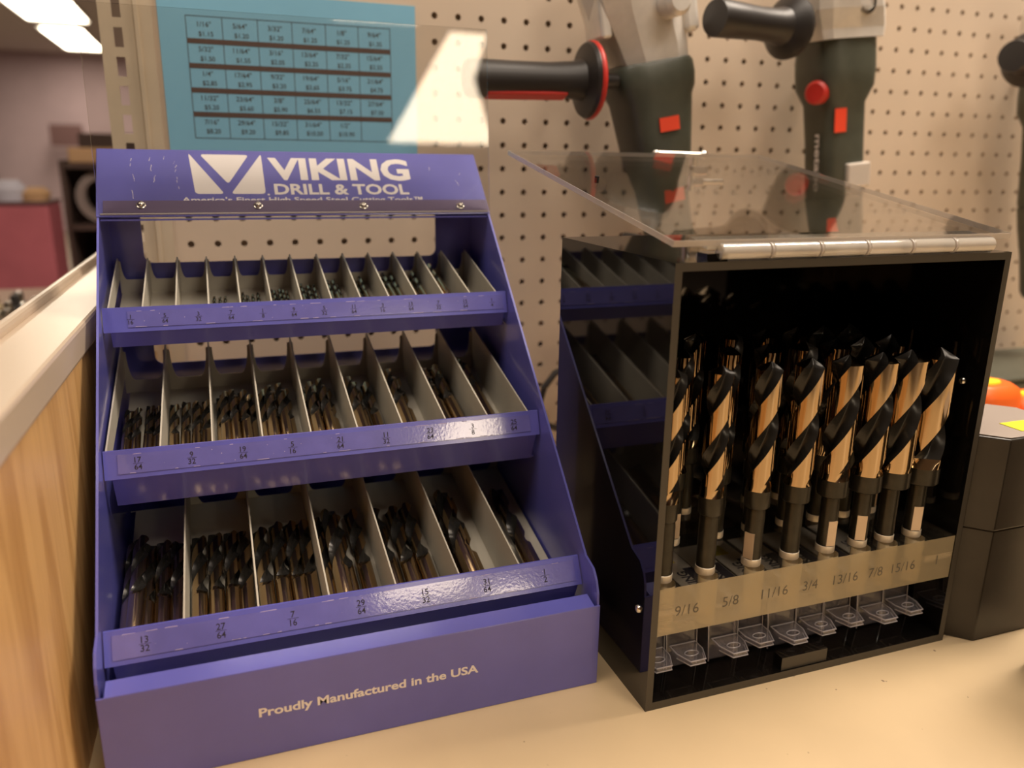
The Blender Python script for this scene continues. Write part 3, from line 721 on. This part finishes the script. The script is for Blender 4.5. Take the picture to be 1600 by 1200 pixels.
# price sheet
ps = B().box(-341, -97, -1.4, -.6, 330, 507).obj('price_sheet', 'cyan'); tag(ps, 'cyan printed price sheet taped to the pegboard above the purple rack', 'price list')
pf = frame((0, -1.45, 0), (1, 0, 0), (0, 0, 1))
tx0, tx1, tz0, tz1 = -317, -123.5, 374, 484; cw = (tx1-tx0)/6; rh = (tz1-tz0)/5
ln = B()
for i in range(7): x = tx0+cw*i; ln.box(x-.35, x+.35, -1.5, -1.4, tz0, tz1)
for z in (tz0, tz1): ln.box(tx0, tx1, -1.5, -1.4, z-.35, z+.35)
ln.obj('table_lines', 'ink', ps)
br = B()
for k in range(1, 5): z = tz1-rh*k; br.box(tx0, tx1, -1.56, -1.4, z-2.3, z+2.3)
br.obj('table_bars', 'bar', ps)
cells = [['1/16"', '5/64"', '3/32"', '7/64"', '1/8"', '9/64"'], ['5/32"', '11/64"', '3/16"', '13/64"', '7/32"', '15/64"'], ['1/4"', '17/64"', '9/32"', '19/64"', '5/16"', '21/64"'],
         ['11/32"', '23/64"', '3/8"', '25/64"', '13/32"', '27/64"'], ['7/16"', '29/64"', '15/32"', '31/64"', '1/2"']]
price = [['$1.15', '$1.20', '$1.20', '$1.25', '$1.25', '$1.35'], ['$1.50', '$1.55', '$2.05', '$2.25', '$2.35', '$2.55'], ['$2.85', '$2.95', '$3.20', '$3.65', '$3.75', '$4.75'],
         ['$5.20', '$5.60', '$5.90', '$6.55', '$7.15', '$7.50'], ['$8.20', '$9.20', '$9.85', '$10.50', '$10.90']]
tb = B()
for r0 in range(5):
    for c0 in range(len(cells[r0])):
        x = tx0+cw*(c0+.5); z = tz1-rh*r0
        txt(cells[r0][c0], .01, (x-8, x+8, z-9.2, z-4.4), pf, .1, tb, keep=True)
        txt(price[r0][c0], .01, (x-8, x+10, z-18.2, z-13.2), pf, .1, tb, keep=True)
tb.obj('table_lettering', 'ink', ps)

# grinders --------------------------------------------------------
def loft(secs, n=28, e=2.6):
    """(z, cx, cy, rx, ry) rounded-square sections"""
    rings = []
    for s_ in secs:
        z, cx, cy, rx, ry = s_[:5]; ee = s_[5] if len(s_) > 5 else e; ring = []
        for j in range(n):
            a = 2*PI*j/n; c, s2 = math.cos(a), math.sin(a)
            ring.append((cx+rx*math.copysign(abs(c)**(2/ee), c), cy+ry*math.copysign(abs(s2)**(2/ee), s2), z))
        rings.append(ring)
    return B().grid(rings, cap0=True, cap1=True)
def grinder(label, loc, rot, handle_dir, hl, tags, kind, stripe=True):
    t = thing('angle_grinder', label, 'angle grinder', loc, 'angle grinders hung on the pegboard')
    R = Euler(rot).to_matrix().to_4x4(); T = Matrix.Translation(Vector(loc)) @ R
    def P(b, name, mats, par=t, bevel=0): return b.xf(T).obj(name, mats, par, bevel)
    if kind == 1:
        mh = P(loft([(-98, 0, 0, 31, 30), (-92, 0, 0, 33, 32), (-60, 0, 0, 37, 34), (-25, 0, 0, 41, 36), (-16, 0, 0, 45, 38), (-4, 0, 0, 46, 39), (8, 0, 0, 45, 38), (12, 0, 0, 42, 36)], e=3.2), 'motor_housing', 'green')
        P(loft([(-215, 10, 0, 24, 20), (-205, 8, 0, 27, 23), (-160, 5, 0, 26, 23), (-120, 2, 0, 27, 25), (-97, 0, 0, 31, 29)], e=3), 'rear_handle', 'green')
        gh = P(loft([(10, 0, 0, 41, 36, 3), (26, -3, 0, 44, 38, 3), (60, -12, -4, 50, 40, 2.6), (92, -18, -8, 54, 42, 2.4), (120, -20, -10, 48, 40, 2.4), (136, -20, -10, 30, 26, 2.2)], n=10), 'gear_head', 'alu')
        for p in gh.data.polygons: p.use_smooth = False
        P(B().lathe([(14, 0), (14, 22), (10, 26)], 14, mat=Matrix.Translation((8, -40, 62)) @ Matrix.Rotation(PI/2, 4, 'X')), 'spindle_lock', 'alu', gh)
        P(B().box(-62, -50, -30, 10, 40, 130), 'guard_lug', 'alu', gh, 3); P(B().box(30, 48, -34, 12, 34, 84), 'guard_lug', 'alu', gh, 5)
        P(B().box(-30, 30, -33, -30, -18, -6), 'screw_boss', 'green', mh, 2)
    else:
        mh = P(loft([(-175, 4, 0, 26, 26), (-168, 4, 0, 28, 28), (-110, 2, 0, 28, 28), (-68, 0, 0, 29, 29), (-50, 0, 0, 38, 35), (-30, 0, 0, 39, 36), (0, 0, 0, 38, 35)], e=3.6), 'motor_housing', 'green')
        P(loft([(-300, 18, 0, 20, 18), (-292, 17, 0, 24, 22), (-240, 12, 0, 26, 24), (-205, 8, 0, 29, 27), (-174, 4, 0, 30, 28)], e=3), 'rear_handle', 'green')
        gh = P(loft([(0, 0, 0, 44, 38, 5), (10, 0, 0, 46, 38, 5), (30, -6, -4, 48, 40, 4), (70, -14, -8, 44, 40, 3), (100, -16, -8, 36, 34, 2.5)], n=12), 'gear_head', 'alu')
        for p in gh.data.polygons: p.use_smooth = False
        P(B().lathe([(12, 0), (12, 7), (8, 8), (7, 3)], 16, mat=Matrix.Translation((4, -36, 34)) @ Matrix.Rotation(PI/2, 4, 'X')), 'spindle_lock', 'steel', gh)
        P(B().lathe([(13, 0), (13, 9), (10, 12)], 20, mat=Matrix.Translation((-33, -14, -54)) @ Matrix.Rotation(-PI/2, 4, 'Y') @ Matrix.Rotation(.5, 4, 'X')), 'lock_button', 'red', mh)
        P(B().box(-4, 28, -33.5, -24, -163, -135), 'rating_label', 'whitel', t, 2)
        txt('metabo', .02, (-165, -100, -3.5, 6.5), T @ frame((-33.6, 0, 0), (0, 0, 1), (0, -1, 0)) if False else T @ frame((-28.6, -8, 0), (0, 0, -1), (0, -1, 0)) @ Matrix.Translation((265, 0, 0)), .3).obj('brand_lettering', 'white_print', mh)
    # side handle with flange
    hb = Vector((-62, -18, 2)) if kind == 1 else Vector((-70, -18, 14)); q = Vector(handle_dir).normalized().to_track_quat('Z', 'Y').to_matrix().to_4x4()
    HT = Matrix.Translation(hb) @ q
    prof = [(7, -16), (9, 6), (14, 9), (36, 12), (37, 17), (35, 20), (20, 24), (18, 34), (16.5, 60), (17, hl*.7), (18, hl*.92), (18.5, hl), (16, hl+4)] if kind == 1 else \
           [(7, -16), (9, 4), (32, 8), (33, 13), (30, 17), (20, 24), (17.5, 34), (16.5, 60), (17.5, hl*.7), (18.5, hl), (17.5, hl+3)]
    hd_ = P(B().lathe(prof, 32, mat=HT), 'side_handle', 'blackp')
    if kind == 1: P(B().lathe([(36.3, 10.5), (38, 12.5), (38, 14.5), (36.3, 16.5)], 32, mat=HT, caps=False), 'flange_rim', 'red', hd_)
    if stripe: P(B().box(-18.3, -14.0, -8, 8, 42, hl*.9).xf(HT @ Matrix.Rotation(stripe if isinstance(stripe, float) else 0, 4, 'Z')), 'grip_stripe', 'red', hd_, 2)
    for (x, y, z, w_, h_) in tags:
        P(B().box(x-w_/2, x+w_/2, y-.4, y+.4, z-h_/2, z+h_/2), 'price_tag', 'tag', t)
    return t
grinder('angle grinder with red-rimmed round handle flange, above the acrylic case', (137, -70, 446), (0, math.radians(-11), 0), (-1, .02, .17), 140,
        [(0, -35.5, -51, 23, 14), (4, -24.5, -126, 24, 14)], 1, 1.9)
grinder('angle grinder with red lock button and silver label, right of the other', (377, -70, 493), (0, math.radians(-6), 0), (-1, -.22, .10), 120,
        [(-14, -28.5, -86, 16, 26), (-14, -24, -208, 20, 24)], 2, False)
grinder('angle grinder cut off by the right edge of the picture', (738, -70, 478), (0, math.radians(-5), 0), (-1, -.35, .08), 60, [], 2, False)
# chrome bar clamp under the first grinder
hk = thing('chrome_t_hook', 'chrome T-bar hook in front of the left grinder body', 'hook', (160, -118, 366))
B().cyl((116, -134, 366), (170, -134, 365), 2.6, n=14).obj('cross_bar', 'steel', hk)
B().lathe([(1, -5), (4, -3), (5, 0), (4, 3), (1, 5)], 14, mat=Matrix.Translation((171, -134, 365))).obj('ball_end', 'steel', hk)
B().lathe([(1, -3.5), (3, -2), (3.6, 0), (3, 2), (1, 3.5)], 14, mat=Matrix.Translation((116, -134, 366))).obj('ball_end', 'steel', hk)
B().cyl((160, -134, 364), (162, -128, 330), 5, n=14).obj('stem', 'steel', hk)
B().box(156, 176, -138, -120, 345, 354).obj('jaw', 'steel', hk, 1.5)
B().box(160, 174, -136, -120, 334, 342).obj('jaw', 'steel', hk, 1.5)
B().tube([(172, -128, 338), (205, -120, 338), (212, -60, 340), (212, 4, 342)], 3, 10).obj('peg', 'steel', hk)
# hooks that carry the grinders
for i, (x, z, y1) in enumerate(((152, 470, -60), (402, 470, -60), (750, 480, -60))):
    o = B().tube([(x, 6, z), (x, -20, z), (x, y1, z-2)], 3.2, 10).obj('peg_hook', 'steel')
    tag(o, 'steel peg hook behind the %s grinder' % ('left', 'middle', 'far right')[i], 'hook', 'peg hooks')
# grinder cord behind the rack, dark tool behind the case
o = B().tube([(150, -12, 62), (110, -18, 96), (75, -25, 121), (58, -29, 115), (45, -28, 98), (42, -22, 72), (52, -16, 48), (70, -14, 40)], 4.0, 10).obj('power_cord', 'rubber')
tag(o, 'black power cord looping behind the rack beside the case', 'cord')
dk = thing('dark_tool', 'small dark tool standing behind the acrylic case under the lid', 'tool', (112, -150, 0))
B().box(90, 138, -172, -128, 0, 240).obj('tool_body', 'blackp', dk, 5)
B().box(78, 128, -176, -124, 238, 282).xf(Matrix.Translation((103, -150, 260)) @ Matrix.Rotation(.35, 4, 'Y') @ Matrix.Translation((-103, 150, -260))).obj('tool_head', 'blackp', dk, 5)

# ================================================================== RIGHT END OF THE COUNTER
def octa(cx, cy, hx2, hy2, c): return [(cx-hx2+c, cy-hy2), (cx+hx2-c, cy-hy2), (cx+hx2, cy-hy2+c), (cx+hx2, cy+hy2-c), (cx+hx2-c, cy+hy2), (cx-hx2+c, cy+hy2), (cx-hx2, cy+hy2-c), (cx-hx2, cy-hy2+c)]
def canister(x, y, h, hx2, hy2, ch, rot, label, tagc):
    t = thing('tool_case', label, 'case', (x, y, 0), 'black upright tool cases')
    R = Matrix.Translation((x, y, 0)) @ Matrix.Rotation(rot, 4, 'Z')
    b = B().slab(octa(0, 0, hx2, hy2, ch), 0, h*.56).xf(R); b.obj('case_body', 'case', t, 1.2)
    B().slab(octa(0, 0, hx2+.8, hy2+.8, ch), h*.56, h-1).xf(R).obj('case_sleeve', 'case', t, 1.2)
    B().slab(octa(0, 0, hx2-1, hy2-1, ch), h-1, h).xf(R).obj('case_lid', 'case_lid', t, .6)
    B().lathe([(15, -.6), (14, .5), (9, 1.2), (.5, 1.3)], 20, mat=R @ Matrix.Translation((12, -hy2-.6, h*.74)) @ Matrix.Rotation(PI/2, 4, 'X') @ Matrix.Scale(.55, 4, (0, 1, 0))).obj('thumb_recess', 'case', t)
    if tagc: B().box(-8, 22, -hy2+9, -hy2+28, h+.05, h+.5).xf(R).obj('lid_tag', 'yellow_tag', t)
canister(255, -445, 168, 45, 36, 15, 0, 'black octagonal tool case with yellow tag on its grey lid', True)
canister(268, -552, 165, 44, 36, 12, .0, 'black tool case cut off by the right edge of the picture', False)
# orange tools behind
for (x, y, z, rx, ry, h, lab) in ((390, -322, 0, 34, 26, 155, 'orange tool with rounded top behind the black tool case'), (446, -330, 0, 32, 26, 140, 'second orange tool at the right edge behind the black case')):
    t = thing('orange_tool', lab, 'tool', (x, y, 0), 'orange tools on the counter')
    loft([(0, x, y, rx*.9, ry*.9), (h*.7, x, y, rx, ry), (h-12, x, y, rx, ry), (h-4, x, y, rx*.9, ry*.9), (h, x, y, rx*.7, ry*.7)], e=2.6).obj('tool_body', 'orange', t)
    B().lathe([(rx*.5, h-1), (rx*.45, h+1.5)], 20, mat=Matrix.Translation((x, y, 0)) @ Matrix.Scale(.6, 4, (0, 1, 0))).obj('top_label', 'yellow', t)
t = thing('green_tool_box', 'dark green tool box with red end against the pegboard at right', 'tool box', (720, -90, 0))
B().box(640, 860, -160, -30, 0, 92).obj('box_body', 'green', t, 5); B().box(606, 640, -158, -32, 0, 90).obj('box_end', 'red', t, 4); B().box(606, 860, -162, -28, 92, 97).obj('box_lid', 'green', t, 2)

# ================================================================== STORE BEYOND THE PARTITION
t = thing('red_carton_display', 'crimson display carton on the shelf beyond the partition', 'carton', (-860, 1640, -60))
B().box(-1100, -705, 1500, 1690, -60, 232).obj('carton_body', 'redbox', t, 6); B().box(-1110, -703, 1495, 1692, 232, 238).obj('carton_rim', 'maroon', t)
for i, (x, y, w_, h_, m_) in enumerate(((-800, 1560, 44, 52, 'palew'), (-745, 1570, 40, 34, 'tan'), (-930, 1580, 60, 40, 'housing'))):
    o = loft([(238, x, y, w_*.8, 34), (238+h_*.6, x, y, w_, 38), (238+h_, x+4, y, w_*.5, 20)], n=16, e=2.4).obj('merchandise_bag', m_)
    tag(o, ('pale blue-white bag on top of the crimson carton', 'small tan bag on the crimson carton near its right end', 'off-white bag on the crimson carton at the left edge')[i], 'bag', 'bags on the crimson carton')
t = thing('dark_shelf_rack', 'dark brown shelf rack behind the crimson carton', 'shelf', (-640, 1900, -900))
B().box(-690, -420, 2050, 2080, -900, 420).obj('rack_back', 'brown', t)
for z in (20, 150, 318): B().box(-690, -420, 1700, 2050, z, z+14).obj('shelf_board', 'brown', t)
B().box(-700, -688, 1700, 2080, -900, 340).obj('rack_side', 'brown', t)
o = B().lathe([(52, 0), (74, 0), (74, 60), (52, 60), (52, 0)], 32, mat=Matrix.Translation((-598, 1790, 239)) @ Matrix.Rotation(PI/2, 4, 'X'), caps=False).obj('tape_roll', 'rollgrey')
tag(o, 'grey roll standing on the dark shelf rack', 'roll')
o = B().box(-680, -560, 1740, 1880, 332.5, 374).obj('tan_carton', 'tan', None, 4); tag(o, 'flat tan carton on top of the dark shelf rack', 'carton')
o = B().box(-2650, -2180, 13990, 14020, 470, 800).obj('wall_board', 'maroon'); tag(o, 'brown board high on the far mauve wall', 'board')
o = B().box(-4200, -3350, 12500, 13500, -900, 900).obj('dark_cabinet', 'brown'); tag(o, 'dark cabinet against the far wall at the left edge', 'cabinet')
# fittings on a shelf just beyond the partition
o = B().box(-900, -500, 380, 1100, 60, 76).obj('parts_shelf', 'cap'); tag(o, 'pale shelf of metal fittings beyond the partition cap', 'shelf')
fr_ = random.Random(21); k = 0
for iy in range(6):
    for ix in range(4):
        x = -585-ix*34-fr_.uniform(0, 6)-iy*6; y = 470+iy*62+fr_.uniform(-8, 8); h = fr_.uniform(26, 44); r = fr_.uniform(9, 13); z = 76
        t = thing('metal_fitting', 'small metal fitting on the pale shelf, row %s from front, %s from right' % (ORD[iy], ORD[ix]), 'fitting', (x, y, z), 'fittings on the pale shelf')
        mt = ['brass', 'steel', 'blackp', 'brass'][fr_.randrange(4)]
        B().lathe([(r, 0), (r, h*.35), (r*.7, h*.4), (r*.7, h*.9), (r*.55, h)], 14, mat=Matrix.Translation((x, y, z))).obj('fitting_body', mt, t)
        B().lathe([(r*1.2, h*.35), (r*1.2, h*.55)], 6, mat=Matrix.Translation((x, y, z))).obj('hex_collar', mt, t)
